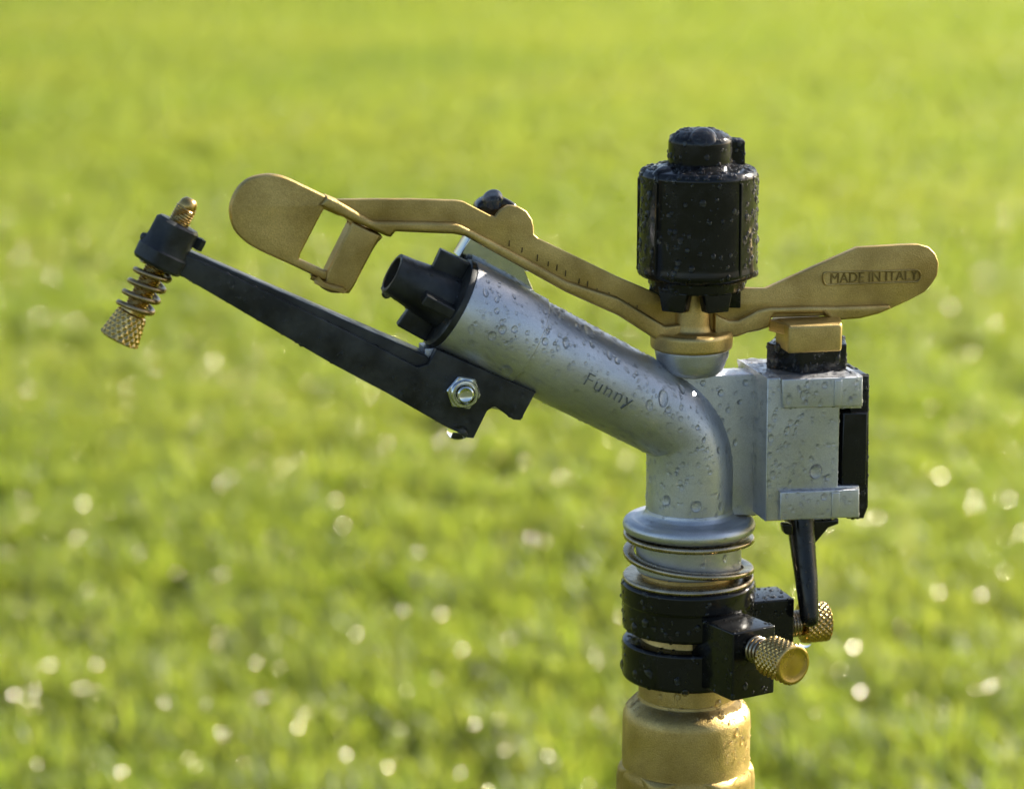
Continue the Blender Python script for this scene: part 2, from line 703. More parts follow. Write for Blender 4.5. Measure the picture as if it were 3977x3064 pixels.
def body_mesh():
    """Tube rings: straight barrel, bend with a wide outer curve and a sharp inner corner, straight riser tube."""
    V, F = [], []
    seg = 96
    down = Vector((0, 0, -1))
    ang = math.acos(DB.dot(down))
    inw = (down - DB * down.dot(DB)).normalized()      # from barrel axis towards the inside of the bend
    Ro = 470 * K
    Ri = Ro - 2 * RT
    T = (Ro - RT) * math.tan(ang / 2)
    s = P_X - DB * T
    ctr = s + inw * (Ro - RT)

    def ring(c, out, rout, rside):
        for k in range(seg):
            w = 2 * math.pi * k / seg
            V.append(c + out * rout * math.cos(w) + Vector((0, 1, 0)) * rside * math.sin(w))

    a0, a1 = A_SL - 30 * K, (s - P_TIP).dot(DB)
    n = 0
    for i in range(15):
        f = i / 14
        r = RB + (RT - RB) * f
        ring(P_TIP + DB * (a0 + (a1 - a0) * f), -inw, r, r)
        n += 1
    for i in range(1, 29):
        w = ang * i / 28
        out = -inw * math.cos(w) + DB * math.sin(w)
        inner = Ri / math.cos(min(w, ang - w))
        ring(ctr + out * (Ro + inner) / 2, out, (Ro - inner) / 2, RT)
        n += 1
    z1, z0 = ctr.z, H(2015)
    for i in range(1, 9):
        ring(Vector((0, 0, z1 + (z0 - z1) * i / 8)), DB.cross(Vector((0, 1, 0))).cross(Vector((0, 1, 0))) * 0 + Vector((1, 0, 0)), RT, RT)
        n += 1
    for i in range(n - 1):
        for k in range(seg):
            k2 = (k + 1) % seg
            F.append((i * seg + k, i * seg + k2, (i + 1) * seg + k2, (i + 1) * seg + k))
    F.append(tuple(range(seg)))
    F.append(tuple((n - 1) * seg + k for k in range(seg)))
    return V, F


body = finish('body', *body_mesh(), M['silver'], root, sharp=30)

# web plate behind the bend, and its foot
web_pts = c4((330, 330), (1100, 303), (1100, 1392), (300, 1392))
web = finish('web_plate', *plate([web_pts], -62, 70, -62, bev=5), M['silver'], root)

# base flange of the riser tube
fl = [(150, 1962), (169, 1968), (172, 1982), (182, 1996), (198, 2003), (212, 2006), (226, 2004), (242, 2007), (254, 2016), (260, 2030), (258, 2044), (248, 2056), (234, 2061),
      (210, 2062), (207, 2066), (206, 2200), (202, 2208), (150, 2208)]
fl = [(r * K, H(y)) for r, y in fl]
flange = finish('base_flange', *lathe(round_prof(fl, 5 * K, 3), (0, 0, 0), seg=96), M['silver'], root, sharp=50)

# neck between tube and swing arm
nk = [(40, 1640), (57, 1640), (58, 1462), (70, 1456), (104, 1450), (122, 1434), (134, 1404), (141, 1366), (141, 1352), (60, 1345)]
neck = finish('neck', *lathe(round_prof([(r * K, H(y)) for r, y in nk], 10 * K), (0, 0, 0), seg=72), M['silver'], root, sharp=45)

# ------------------------------------------------------------------ trip housing (box at the right)
VB = -222
box_pts = c4((1150, 335), (1890, 318), (1878, 570), (1712, 572), (1698, 1165), (1862, 1165), (1850, 1405), (1140, 1440))
housing = finish('trip_housing', *plate([box_pts], VB, 150, VB, bev=7), M['silver'], root)
clip_up = c4((1265, 345), (1890, 322), (1888, 552), (1275, 570))
clip_dn = c4((1252, 1213), (1864, 1188), (1862, 1408), (1250, 1432))
for pts in (clip_up, clip_dn):
    finish('clip', *plate([pts], VB - 22, VB + 30, VB - 22, bev=6), M['silver'], housing)
for pts in (c4((1672, 352), (1732, 350), (1728, 548), (1668, 552)), c4((1650, 1218), (1712, 1215), (1708, 1405), (1648, 1410))):
    finish('clip_tooth', *plate([pts], VB - 27, VB - 10, VB - 27, bev=3), M['silver'], housing)
back_plate = finish('back_plate', *plate([c4((1800, 300), (1945, 318), (1935, 1330), (1900, 1420), (1780, 1425))], VB + 45, 140, VB + 40, bev=8),
                    M['black'], root)
finish('trip_block', *plate([c4((1735, 600), (1930, 600), (1915, 1160), (1725, 1165))], VB + 12, 60, VB + 12, bev=8), M['black'], back_plate)

# black trip cap on top of the box
zt0, zt1 = H(1465, -120), H(1365, -120)
def uat(x, y, v):
    return (L(x, y, v).x, v * K)
foot = [uat(2976, 1440, -30), uat(3108, 1450, -165), uat(3286, 1450, -120), uat(3275, 1450, 60), uat(3010, 1450, 90)]
trip_cap = finish('trip_cap', *prism_z(foot, zt0, zt1, 6 * K), M['black'], root)

# trip lever under the box
VL = -70
lv = [L(*cG(p)[0], v) for p, v in (((545, 300), -10), ((553, 460), -28), ((600, 900), -85), ((632, 1290), -136), ((637, 1345), -143), ((638, 1372), -146), ((638, 1384), -147))]
lever = finish('trip_lever', *sweep(lv, [56 * K, 52 * K, 45 * K, 37 * K, 32 * K, 19 * K, 4 * K], seg=24), M['black'], root, sharp=50)
finish('lever_collar', *plate([cG((415, 318), (925, 300), (925, 345), (820, 385), (640, 600), (430, 420))], -26, 30, -20, bev=8), M['black'], lever)
finish('lever_tab', *plate([round_poly(cG((335, 330), (440, 330), (440, 440), (360, 438)), 12)], -150, -110, -120, bev=5), M['black'], lever)

# ------------------------------------------------------------------ barrel sleeve and nozzle
slv = [(150, A_FL1), (184, A_FL1), (185, A_FL1 + 4 * K), (184, A_SL - 3 * K), (181, A_SL), (160, A_SL)]
slv = [(r * K, a) for r, a in slv]
sleeve = finish('barrel_sleeve', *lathe(slv, P_TIP, DB, seg=96), M['silver'], root, sharp=40)

nz = [(60, A_FL0), (108, A_FL0 - 2 * K), (98, A_FL0 * .6), (85, A_FL0 * .25), (80, 2 * K), (76, 0), (66, 0), (63, 3 * K), (62, 40 * K), (56, 90 * K), (4, 92 * K)]
nz = [(r * K, a) for r, a in nz]
nozzle = finish('nozzle', *lathe(nz, P_TIP, DB, seg=64), M['black_matt'], root, sharp=40)
rim = [(60, A_FL0 - 3 * K), (168, A_FL0 - 3 * K), (180, A_FL0 + 2 * K), (182, A_FL0 + 8 * K), (181, A_FL1), (60, A_FL1)]
finish('flange_rim', *lathe([(r * K, a) for r, a in rim], P_TIP, DB, seg=80), M['black_matt'], nozzle, sharp=40)
for j, ang in enumerate((8, 98, 188, 278)):
    w = R(ang)
    out = NB * -math.cos(w) + FRONT * math.sin(w)      # 0 = up, 90 = to the camera
    side = out.cross(DB).normalized()
    cs = []
    for a, r in ((A_FL0, 60 * K), (A_FL0 - 118 * K, 60 * K), (A_FL0 - 128 * K, 168 * K), (A_FL0, 172 * K)):
        for s in (-1, 1):
            cs.append(P_TIP + DB * a + out * r + side * s * 21 * K)
    finish('fin', *hull_box(cs, 7 * K), M['black_matt'], nozzle)

# lettering cut into the barrel
def text_mesh(body_txt, size, spacing=1.0, weight=-0.02):
    cu = bpy.data.curves.new('tmp', 'FONT')
    cu.body = body_txt
    cu.size = 1.0
    cu.align_x = 'CENTER'
    cu.align_y = 'CENTER'
    cu.offset = weight
    cu.space_character = spacing
    cu.extrude = 0.02
    cu.bevel_depth = 0.006
    cu.resolution_u = 3
    ob = bpy.data.objects.new('tmp', cu)
    COL.objects.link(ob)
    bpy.context.view_layer.update()
    me = bpy.data.meshes.new_from_object(ob.evaluated_get(bpy.context.evaluated_depsgraph_get()))
    V = [v.co * size for v in me.vertices]
    F = [tuple(p.vertices) for p in me.polygons]
    bpy.data.objects.remove(ob)
    bpy.data.curves.remove(cu)
    bpy.data.meshes.remove(me)
    return V, F


tv, tf = text_mesh('Funny', 78 * K, 1.12)
a_txt = (L(2331, 1459) - P_TIP).dot(DB)
V = []
th0 = R(-3)
for p in tv:
    a = a_txt + p.x * 1.05
    th = th0 + p.y / RB                              # up the barrel's side
    rr = RB - 2.6 * K + p.z * 1.4
    V.append(P_TIP + DB * a + (FRONT * math.cos(th) - NB * math.sin(th)) * rr)
finish('lettering', V, tf, M['engraved'], body, recalc=False)

# lug under the barrel that carries the jet breaker
finish('lug', *plate([cD((430, 130), (700, 120), (1600, 560), (1500, 900), (900, 800), (420, 300))], -60, 60, 0, bev=6), M['silver'], root)

# ------------------------------------------------------------------ post behind the arm
post_pts = cB((660, 1075), (800, 830), (950, 500), (1400, 460), (1690, 640), (1730, 810), (2150, 1020), (2150, 1330), (1600, 1290), (1720, 1560), (1200, 1500))  # right-hand end is added, hidden by the arm, to shade the sleeve
post = finish('rear_post', *plate([post_pts], 62, 175, 66, bev=7), M['zinc'], root)
finish('bumper', *plate([round_poly(cB((900, 620), (925, 360), (1010, 280), (1150, 240), (1310, 250), (1500, 350), (1500, 700)), 16)], 60, 150, 60, bev=14), M['black'], post)

# ------------------------------------------------------------------ brass swing arm
web_top = [(1310, 776), (1420, 774), (1600, 774), (1770, 779), (1800, 783), (1905, 838), (1924, 843), (1943, 818), (1976, 799), (2012, 802),
           (2045, 821), (2067, 854), (2073, 880), (2074, 911), (2094, 928), (2200, 979), (2400, 1076), (2543, 1137), (2600, 1150), (2780, 1160),
           (2850, 1130), (2890, 1119), (2975, 1121), (3150, 1042), (3330, 962), (3400, 957), (3500, 951), (3567, 949), (3608, 960), (3634, 987), (3647, 1022),
           (3641, 1071), (3620, 1104), (3590, 1136), (3530, 1168), (3459, 1200)]
web_bot = [(3300, 1225), (2985, 1235), (2880, 1270), (2800, 1300), (2600, 1310), (2400, 1190), (2200, 1110), (1932, 965), (1790, 890), (1600, 880), (1440, 870)]
arm = finish('swing_arm', *plate([web_top + web_bot], -15, 15, -15, bev=5), M['brass'], root)

flange_l = cA((1120, 335), (1240, 385), (1590, 590), (1640, 600), (2184, 605)) + cB((640, 605), (720, 640), (1180, 880), (2184, 1420)) + \
    c3((0, 1200), (310, 1385), (420, 1370), (420, 1460), (250, 1480), (0, 1320)) + cB((2184, 1590), (760, 800), (600, 765)) + \
    cA((2184, 728), (1850, 712), (1800, 770), (1760, 765), (1270, 548), (1040, 430))
finish('lower_rib', *plate([flange_l], -46, 46, -40, bev=15, res=3), M['brass'], arm)
flange_r = cE((790, 400), (850, 440), (930, 472), (1010, 468), (1100, 425), (1190, 375), (1300, 352), (1700, 340)) + \
    c3((1400, 1262), (1770, 1252), (1785, 1275), (1700, 1310), (1580, 1340), (1430, 1352), (1385, 1345), (1345, 1300)) + \
    cE((1800, 405), (1360, 412), (1325, 450), (1310, 535), (1200, 572), (1100, 590), (1010, 625), (900, 640), (790, 640))
finish('counter_rib', *plate([flange_r], -46, 40, -40, bev=11, res=3), M['brass'], arm)

# spoon with its window
sp_out = smooth_poly(cA((90, 510), (112, 380), (180, 250), (290, 155), (430, 112), (560, 108), (700, 142), (900, 235), (1100, 332), (1290, 430), (1300, 520),
                        (1460, 640), (1700, 750), (1640, 860), (1380, 1240), (1240, 1250), (1100, 1235), (800, 1092), (400, 910), (230, 800), (130, 680)), 4)
sp_win = cA((1090, 478), (1250, 548), (1275, 538), (1372, 602), (1340, 690), (1122, 1130), (1080, 1118), (960, 1062), (828, 1003), (838, 955), (1055, 535))
spoon = finish('spoon', *plate([sp_out, sp_win], -26, 20, -26, bev=10, res=3), M['brass'], arm)
vane = cA((1385, 600), (1560, 690), (1690, 745), (1640, 840), (1400, 1300), (1352, 1366), (1275, 1362), (1090, 1300), (1120, 1130))
finish('vane', *plate([vane], -38, 60, -30, bev=12, res=3), M['brass'], spoon)
finish('scoop_lip', *plate([smooth_poly(cA((960, 1185), (1100, 1240), (1280, 1290), (1340, 1340), (1240, 1362), (1140, 1350), (1040, 1290)), 3)], -60, 30, -40, bev=22, res=4), M['brass'], spoon)

# short tick-like streaks of water and dirt where the web meets the rib
for q in c2((925, 398), (1005, 438), (1100, 492), (1168, 522), (1222, 552), (1275, 585), (1360, 630), (1412, 655), (1470, 690), (1545, 722), (1625, 762), (1668, 778), (1720, 802)):
    h = random.uniform(9, 22)
    finish('tick', *plate([[(q[0] - 2.4, q[1] + 8), (q[0] + 1.8, q[1] + 9), (q[0] + 4, q[1] - h), (q[0] + .5, q[1] - h - 1)]], -19, -12, -16, bev=1), M['tarnish'], arm)

# hub
hb = [(60, 1352), (150, 1352), (158, 1344), (160, 1296), (150, 1284), (120, 1286), (96, 1290), (78, 1282), (72, 1262), (70, 1120), (40, 1115)]
hub = finish('hub', *lathe(round_prof([(r * K, H(y)) for r, y in hb], 8 * K), (0, 0, 0), seg=72), M['brass'], arm, sharp=45)

# striker block under the counter arm
zs0, zs1 = L(3160, 1370, -185).z, L(3160, 1263, -185).z
sfoot = [uat(3062, 1320, -185), uat(3270, 1320, -185), uat(3262, 1320, -10), uat(3010, 1320, -10)]
finish('striker', *prism_z(sfoot, zs0, zs1, 12 * K), M['brass'], arm)
zn0 = L(3160, 1290, -100).z
finish('striker_neck', *prism_z([uat(2985, 1300, -42), uat(3075, 1300, -170), uat(3180, 1300, -120), uat(3180, 1300, 20), uat(3000, 1300, 20)], zn0, zs1 - 3 * K, 5 * K), M['brass'], arm)

# plaque with raised letters on the paddle
pill = round_poly(c3((1338, 1035), (1965, 1018), (1985, 1060), (1965, 1105), (1345, 1125), (1330, 1080)), 18, 6)
inner = round_poly(c3((1350, 1045), (1958, 1029), (1974, 1060), (1958, 1095), (1355, 1114), (1342, 1080)), 15, 6)
plaque = finish('plaque', *plate([pill, inner], -23, -10, -16, bev=3), M['brass'], arm)
tv, tf = text_mesh('MADE IN ITALY', 55 * K, 1.0, -0.004)
pc, pr = L(*c3((1672, 1070))[0], -16), L(*c3((1960, 1058))[0], -16)
ex = (pr - pc).normalized()
ez = Vector((0, 0, 1)) - ex * ex.z
wtxt = max(p.x for p in tv) * 2
sx = 2 * (pr - pc).length / wtxt
V = [pc + ex * p.x * sx + ez.normalized() * p.y + Vector((0, -1, 0)) * (p.z * 3 - 0.5 * K) for p in tv]
finish('lettering', V, tf, M['brass_letters'], plaque, recalc=False)

# ------------------------------------------------------------------ black spring cap
def axis_lathe(prof, x, yref, round_r, seg=72, fn=None, v=0):
    p = L(x, yref, v)
    return lathe(round_prof([(r * K, L(x, y, v).z) for r, y in prof], round_r * K), (p.x, p.y, 0), seg=seg, fn=fn)


def cap_fn(t, h, r):
    d = abs(((t - R(-118) + math.pi) % (2 * math.pi)) - math.pi)
    return r


cap_prof = [(60, 1120), (183, 1120), (186, 1075), (222, 1068), (233, 1050), (229, 1020), (227, 690), (228, 676), (216, 655), (150, 640), (124, 632), (60, 630)]
spring_cap = finish('spring_cap', *axis_lathe(cap_prof, 2711, 850, 9), M['black'], root, sharp=45)
CU = L(2711, 850).x
kn = [(40, 640), (123, 640), (121, 545), (112, 528), (80, 508), (40, 498), (3, 495)]
finish('top_knob', *axis_lathe(kn, 2719, 560, 8), M['black'], spring_cap, sharp=45)
finish('side_nub', *plate([round_poly(c3((700, 172), (818, 172), (820, 365), (700, 365)), 8)], -25, 45, 0, bev=7), M['black'], spring_cap)
for ang in (-62, -150, 60, 170):                     # raised ribs down the side
    d = Vector((math.cos(R(ang)), math.sin(R(ang)), 0))
    s = Vector((-d.y, d.x, 0))
    cs = [Vector((CU, 0, 0)) + d * r + s * q * 5 * K + Vector((0, 0, L(2711, y).z)) for r in (200 * K, 234 * K) for q in (-1, 1) for y in (690, 1045)]
    finish('rib', *hull_box(cs, 2 * K), M['black'], spring_cap)
for ang in (-136, -76, -18, 42, 102, 164):            # teeth under the cap
    d = Vector((math.cos(R(ang)), math.sin(R(ang)), 0))
    s = Vector((-d.y, d.x, 0))
    cs = []
    for r in (125, 176):
        for q in (-1, 1):
            cs.append(Vector((CU - 8 * K, 0, 0)) + d * r * K + s * q * 62 * K + Vector((0, 0, L(2711, 1110).z)))
            cs.append(Vector((CU - 8 * K, 0, 0)) + d * r * K + s * q * 46 * K + Vector((0, 0, L(2711, 1186).z)))
    finish('tooth', *hull_box(cs, 5 * K), M['black'], spring_cap)

# ------------------------------------------------------------------ jet breaker arm, black
VF = -112
front_pts = [(655, 1035), (719, 990), (889, 1066), (1274, 1250), (1500, 1362), (1619, 1424), (1660, 1412), (1692, 1353), (2077, 1521), (2019, 1629), (1990, 1627),
             (1920, 1576), (1907, 1579), (1888, 1595), (1836, 1699), (1814, 1697), (1718, 1648), (1500, 1524), (1302, 1420), (972, 1230), (664, 1052)]


def taper(x, y, v):
    f = min(1, max(0, (x - 700) / 950))
    return v * (0.62 + 0.38 * f)


breaker = finish('jet_breaker_arm', *plate([front_pts], VF, VF + 42, -95, bev=5, vfn=taper), M['black_matt'], root)
finish('cheek', *plate([front_pts], -VF - 42, -VF, -95, bev=5, vfn=taper), M['black_matt'], breaker)
core = [(680, 1010), (725, 978), (1100, 1141), (1540, 1331), (1660, 1384), (1700, 1440), (1700, 1600), (1500, 1505), (1302, 1402), (972, 1214), (690, 1046)]
finish('core', *plate([core], VF + 24, -VF - 24, -90, bev=7, vfn=taper), M['black_matt'], breaker)

NU = L(1797, 1522, VF)
hx = [(60, 0), (60, 26), (54, 30)]
def hexfn(t, h, r):
    if h > 27 * K:
        return r
    a = (t + R(12)) % (math.pi / 3) - math.pi / 6
    return r * math.cos(math.pi / 6) / math.cos(a) * 1.06
nut = finish('nut', *lathe([(r * K, h * K) for r, h in [(20, -6), (64, -6), (64, 22), (60, 26.5), (53, 27.5), (53, 42), (49, 47), (42, 48), (39, 45), (38, 26), (20, 26)]], NU, (0, -1, 0), seg=72, fn=hexfn),
             M['zinc'], breaker, sharp=25)
finish('bolt_end', *lathe([(r * K, h * K) for r, h in [(5, 20), (33, 20), (33, 50), (31, 55), (26, 58), (22, 56), (5, 54)]], NU, (0, -1, 0), seg=48), M['zinc'], breaker, sharp=30)

# jet screw
S0, S1 = L(*c1((212, 1292))[0], -20), L(*c1((735, 275))[0], -20)
DS = (S1 - S0).normalized()
LEN = (S1 - S0).length
a_blk0 = (L(*c1((470, 735))[0], -20) - S0).dot(DS)
a_blk1 = (L(*c1((640, 450))[0], -20) - S0).dot(DS)


def thread_fn(pitch, depth):
    def fn(t, h, r):
        ph = (h / pitch + t / (2 * math.pi)) % 1.0
        return r - depth * abs(ph - .5) * 2
    return fn


rt = 41 * K
screw_prof = [(4 * K, 60 * K)] + [(rt, 62 * K + (LEN - 100 * K) * i / 220) for i in range(221)]
screw = finish('jet_screw', *lathe(screw_prof, S0, DS, seg=36, fn=thread_fn(9.5 * K, 5 * K)), M['brass_turned'], root, sharp=60)
finish('screw_tip', *lathe([(34 * K, LEN - 42 * K), (36 * K, LEN - 34 * K), (31 * K, LEN - 14 * K), (20 * K, LEN - 2 * K), (3 * K, LEN)], S0, DS, seg=32), M['brass_turned'], screw, sharp=50)


def knurl(depth, nth, pitch):
    def fn(t, h, r):
        a = (t * nth / (2 * math.pi) + h / pitch) % 1.0
        b = (t * nth / (2 * math.pi) - h / pitch) % 1.0
        return r - depth * (1 - min(1, 2.6 * min(min(a, 1 - a), min(b, 1 - b))))
    return fn


def knurled_knob(name, origin, axis, h0, h1, r0, r1, parent, nth=22, pitch=26, face=0.8):
    """Cylinder whose side carries a diamond knurl; ends stay turned."""
    prof = [(4 * K, h0), (r0 * .82, h0), (r0 * .97, h0 + 5 * K)]
    n = 46
    prof += [(r0 + (r1 - r0) * i / n, h0 + 7 * K + (h1 - h0 - 14 * K) * i / n) for i in range(n + 1)]
    prof += [(r1 * .97, h1 - 5 * K), (r1 * .92, h1 - 1.5 * K), (r1 * .86, h1), (r1 * face, h1 + .4 * K), (r1 * face * .97, h1 - .6 * K), (r1 * .4, h1 + .6 * K), (4 * K, h1 + .8 * K)]
    kf = knurl(6.5 * K, nth, pitch * K)
    def fn(t, h, r):
        if h0 + 6 * K < h < h1 - 6 * K:
            return kf(t, h, r)
        return r
    return finish(name, *lathe(prof, origin, axis, seg=176, fn=fn), M['brass_turned'], parent, sharp=55)


knurled_knob('knurled_knob', S0, -DS, -124 * K, -8 * K, 58 * K, 77 * K, screw, nth=15, pitch=34)
finish('neck', *lathe([(4 * K, 118 * K), (48 * K, 118 * K), (48 * K, 140 * K), (42 * K, 146 * K), (4 * K, 146 * K)], S0, DS, seg=32), M['brass_turned'], screw, sharp=40)
finish('spring', *helix(S0, DS, 63 * K, 132 * K, a_blk0 - 8 * K, 4.0, 11 * K, start=1.0), M['bronze'], screw, sharp=80)

# block that holds the screw
blk = [(18, a_blk0 - 4 * K), (88, a_blk0 - 4 * K), (97, a_blk0 + 8 * K), (99, a_blk0 + 55 * K), (92, a_blk0 + 62 * K), (84, a_blk0 + 100 * K), (84, a_blk1 - 8 * K), (74, a_blk1 + 2 * K), (45, a_blk1 + 4 * K), (18, a_blk1 + 4 * K)]
def octfn(t, h, r):
    a = (t + R(20)) % (math.pi / 3) - math.pi / 6
    return r * (0.5 + 0.5 * math.cos(math.pi / 6) / math.cos(a) * 1.06) * 1.03
holder = finish('screw_block', *lathe([(r * K, h) for r, h in blk], S0, DS, seg=48, fn=octfn), M['black_matt'], breaker, sharp=32)

finish('nub', *lathe([(2 * K, -16 * K), (15 * K, -12 * K), (18 * K, 0), (15 * K, 12 * K), (2 * K, 16 * K)], L(*c1((405, 548))[0], -20), DS, seg=20), M['black_matt'], holder, sharp=60)
finish('nub', *lathe([(2 * K, -24 * K), (20 * K, -20 * K), (22 * K, 0), (20 * K, 22 * K), (2 * K, 26 * K)], L(*c1((788, 600))[0], -20), DS, seg=6), M['black_matt'], holder, sharp=30)

# ------------------------------------------------------------------ under the flange: springs, rings, clamp
zc0, zc1 = H(2068), H(2214)
spring = finish('coil_spring', *ribbon(236 * K, 22 * K, 12 * K, zc0, zc1, 2.05, R(80),
                                       lambda t: .08 * t / .3 if t < .3 else (.95 + .05 * (t - .85) / .15 if t > .85 else .08 + .87 * ((t - .3) / .55) ** 1.25)), M['steel'], root, sharp=50)
ws = [(190, 2247), (254, 2247), (260, 2236), (254, 2225), (190, 2225)]
finish('washer', *lathe(round_prof([(r * K, H(y)) for r, y in ws], 4 * K), (0, 0, 0), seg=80), M['steel'], spring, sharp=50)
tube = [(150, 2180), (186, 2180), (186, 2480), (191, 2490), (191, 2720), (150, 2720)]
bearing = finish('bearing_tube', *lathe([(r * K, H(y)) for r, y in tube], (0, 0, 0), seg=80), M['brass'], root, sharp=40)

up = [(188, 2246), (256, 2246), (264, 2256), (264, 2318), (258, 2326), (258, 2420), (250, 2430), (200, 2432), (188, 2432)]
stop_up = finish('stop_ring', *lathe(round_prof([(r * K, H(y)) for r, y in up], 5 * K), (0, 0, 0), seg=96), M['black'], root, sharp=40)
lo = [(193, 2470), (246, 2470), (258, 2478), (258, 2606), (250, 2616), (193, 2616)]
stop_lo = finish('stop_ring', *lathe(round_prof([(r * K, H(y)) for r, y in lo], 5 * K), (0, 0, 0), seg=96), M['black'], root, sharp=40)


def stop_block(ring, az, z0, z1, r0, r1, half, screw_z, knob0, knob1, rk, name):
    """az: degrees from 'towards the camera' round to the right, in the world; block, screw, spring and knob."""
    w = RZI @ Vector((math.sin(R(az)), -math.cos(R(az)), 0))
    s = Vector((-w.y, w.x, 0))
    cs = [w * r * K + s * q * half * K + Vector((0, 0, z)) for r in (r0, r1) for q in (-1, 1) for z in (z0, z1)]
    b = finish('stop_block', *hull_box(cs, 7 * K), M['black'], ring)
    o = Vector((0, 0, screw_z))
    sc = finish(name, *lathe([(4 * K, r1 * K - 20 * K)] + [(33 * K, r1 * K - 19 * K + (knob0 - r1 + 30) * K * i / 90) for i in range(91)], o, w, seg=32, fn=thread_fn(9 * K, 4 * K)),
                M['brass_turned'], root, sharp=60)
    finish('spring', *helix(o, w, 47 * K, (r1 + 6) * K, (knob0 - 4) * K, 4.3, 7.5 * K, start=.5), M['steel'], sc, sharp=80)
    knurled_knob('knurled_knob', o, w, knob0 * K, knob1 * K, rk * K, rk * K, sc, nth=20, pitch=26)
    return sc


stop_block(stop_lo, 32, H(2590), H(2336), 170, 436, 100, H(2408), 540, 682, 80, 'stop_screw')
rear_screw = stop_block(stop_up, 106, H(2510), H(2330), 170, 412, 95, H(2456), 478, 590, 82, 'stop_screw')

cp = [(150, 2690), (192, 2690), (194, 2702), (214, 2716), (240, 2738), (252, 2762), (254, 2800), (254, 2960), (262, 2985), (262, 3120)]
coupling = finish('coupling', *lathe(round_prof([(r * K, H(y)) for r, y in cp], 14 * K), (0, 0, 0), seg=96), M['brass'], root, sharp=45)
def hex2(t, h, r):
    a = (t + R(12)) % (math.pi / 3) - math.pi / 6
    return min(r, 250 * K / math.cos(a) * 1.0)
hp = [(150, 2950), (256, 2958), (270, 2975), (276, 3010), (276, 3280), (266, 3300), (150, 3305)]
finish('hex', *lathe(round_prof([(r * K, H(y)) for r, y in hp], 8 * K), (0, 0, 0), seg=96, fn=hex2), M['brass'], coupling, sharp=28)
finish('riser_pipe', *lathe([(190 * K, -0.05), (190 * K, H(3296))], (0, 0, 0), seg=48), M['galvanised'], root)

# ------------------------------------------------------------------ water on the sprinkler
def tris_of(o):
    me = o.data
    me.calc_loop_triangles()
    V = np.array([v.co for v in me.vertices])
    T = np.array([t.vertices for t in me.loop_triangles])
    return V, T


def cap_shape(rings, seg, contact=60, stretch=1.0, lump=0.0, seed=0):
    """A sessile drop: a spherical cap that meets the surface at the contact angle and runs on a little below it."""
    r_ = random.Random(seed)
    ph = [r_.uniform(0, 6.28) for _ in range(3)]
    am = R(contact)
    sn, cs_ = math.sin(am), math.cos(am)
    V = [(0, 0, (1 - cs_) / sn)]
    for i in range(1, rings + 1):
        a = am * 1.13 * i / rings
        rad, z = math.sin(a) / sn, (math.cos(a) - cs_) / sn
        for k in range(seg):
            w = 2 * math.pi * k / seg
            f = 1 + lump * (math.sin(2 * w + ph[0]) + .6 * math.sin(3 * w + ph[1]))
            V.append((rad * f * math.cos(w), rad * f * math.sin(w) * stretch, z))
    F = [(0, 1 + k, 1 + (k + 1) % seg) for k in range(seg)]
    for i in range(rings - 1):
        for k in range(seg):
            k2 = (k + 1) % seg
            F.append((1 + i * seg + k, 1 + (i + 1) * seg + k, 1 + (i + 1) * seg + k2, 1 + i * seg + k2))
    return V, F


SMALL = [cap_shape(3, 8, h, s, .05, i) for i, (h, s) in enumerate(((56, 1), (52, 1.15), (60, 1.05), (56, 1.3)))]
BIG = []
for i, (h, s, lp) in enumerate(((62, 1.1, .03), (56, 1.2, .07), (58, 1.45, .05), (64, 1.05, .05), (54, 1.25, .1))):
    v, f = cap_shape(6, 20, h, s, lp, 20 + i)
    me = bpy.data.meshes.new('water_drop')
    me.from_pydata(v, [], f)
    me.shade_smooth()
    me.materials.append(M['water'])
    BIG.append(me)


def drop_frame(nv):
    """Rotation with z along the surface normal and y as near to plumb as it goes."""
    z = nv.normalized()
    y = Vector((0, 0, 1)) - z * z.z
    if y.length < 0.2:
        y = Vector((random.uniform(-1, 1), random.uniform(-1, 1), 0))
        y = y - z * z.dot(y)
    y.normalize()
    x = y.cross(z)
    return Matrix((x, y, z)).transposed()


def fine_drops(o, n, r0, r1, up_bias=0.0, cond=None, parent=None):
    """Hundreds of fine beads, too small to pick apart, as one part."""
    V, T = tris_of(o)
    A, B, C = V[T[:, 0]], V[T[:, 1]], V[T[:, 2]]
    cr = np.cross(B - A, C - A)
    ar = np.linalg.norm(cr, axis=1)
    nr = cr / np.maximum(ar, 1e-15)[:, None]
    w = ar * (1 + up_bias * np.clip(nr[:, 2], 0, 1))
    w[nr[:, 2] < -0.85] *= .3
    idx = rng.choice(len(T), n, p=w / w.sum())
    OV, OF = [], []
    for i in idx:
        a, b = rng.uniform(0, 1, 2)
        if a + b > 1:
            a, b = 1 - a, 1 - b
        p = Vector(A[i] + (B[i] - A[i]) * a + (C[i] - A[i]) * b)
        nv = Vector(nr[i])
        if cond and not cond(p, nv):
            continue
        r = (r0 + (r1 - r0) * rng.uniform(0, 1) ** 2.2) * K
        m = drop_frame(nv)
        v, f = SMALL[rng.integers(len(SMALL))]
        base = len(OV)
        OV += [p + m @ (Vector(q) * r) for q in v]
        OF += [tuple(k + base for k in ff) for ff in f]
    if not OV:
        return
    me = bpy.data.meshes.new('water_beads')
    me.from_pydata([tuple(v) for v in OV], [], OF)
    me.shade_smooth()
    d = link_mesh('water_beads', me, M['water'], parent or o)
    d['kind'] = 'stuff'


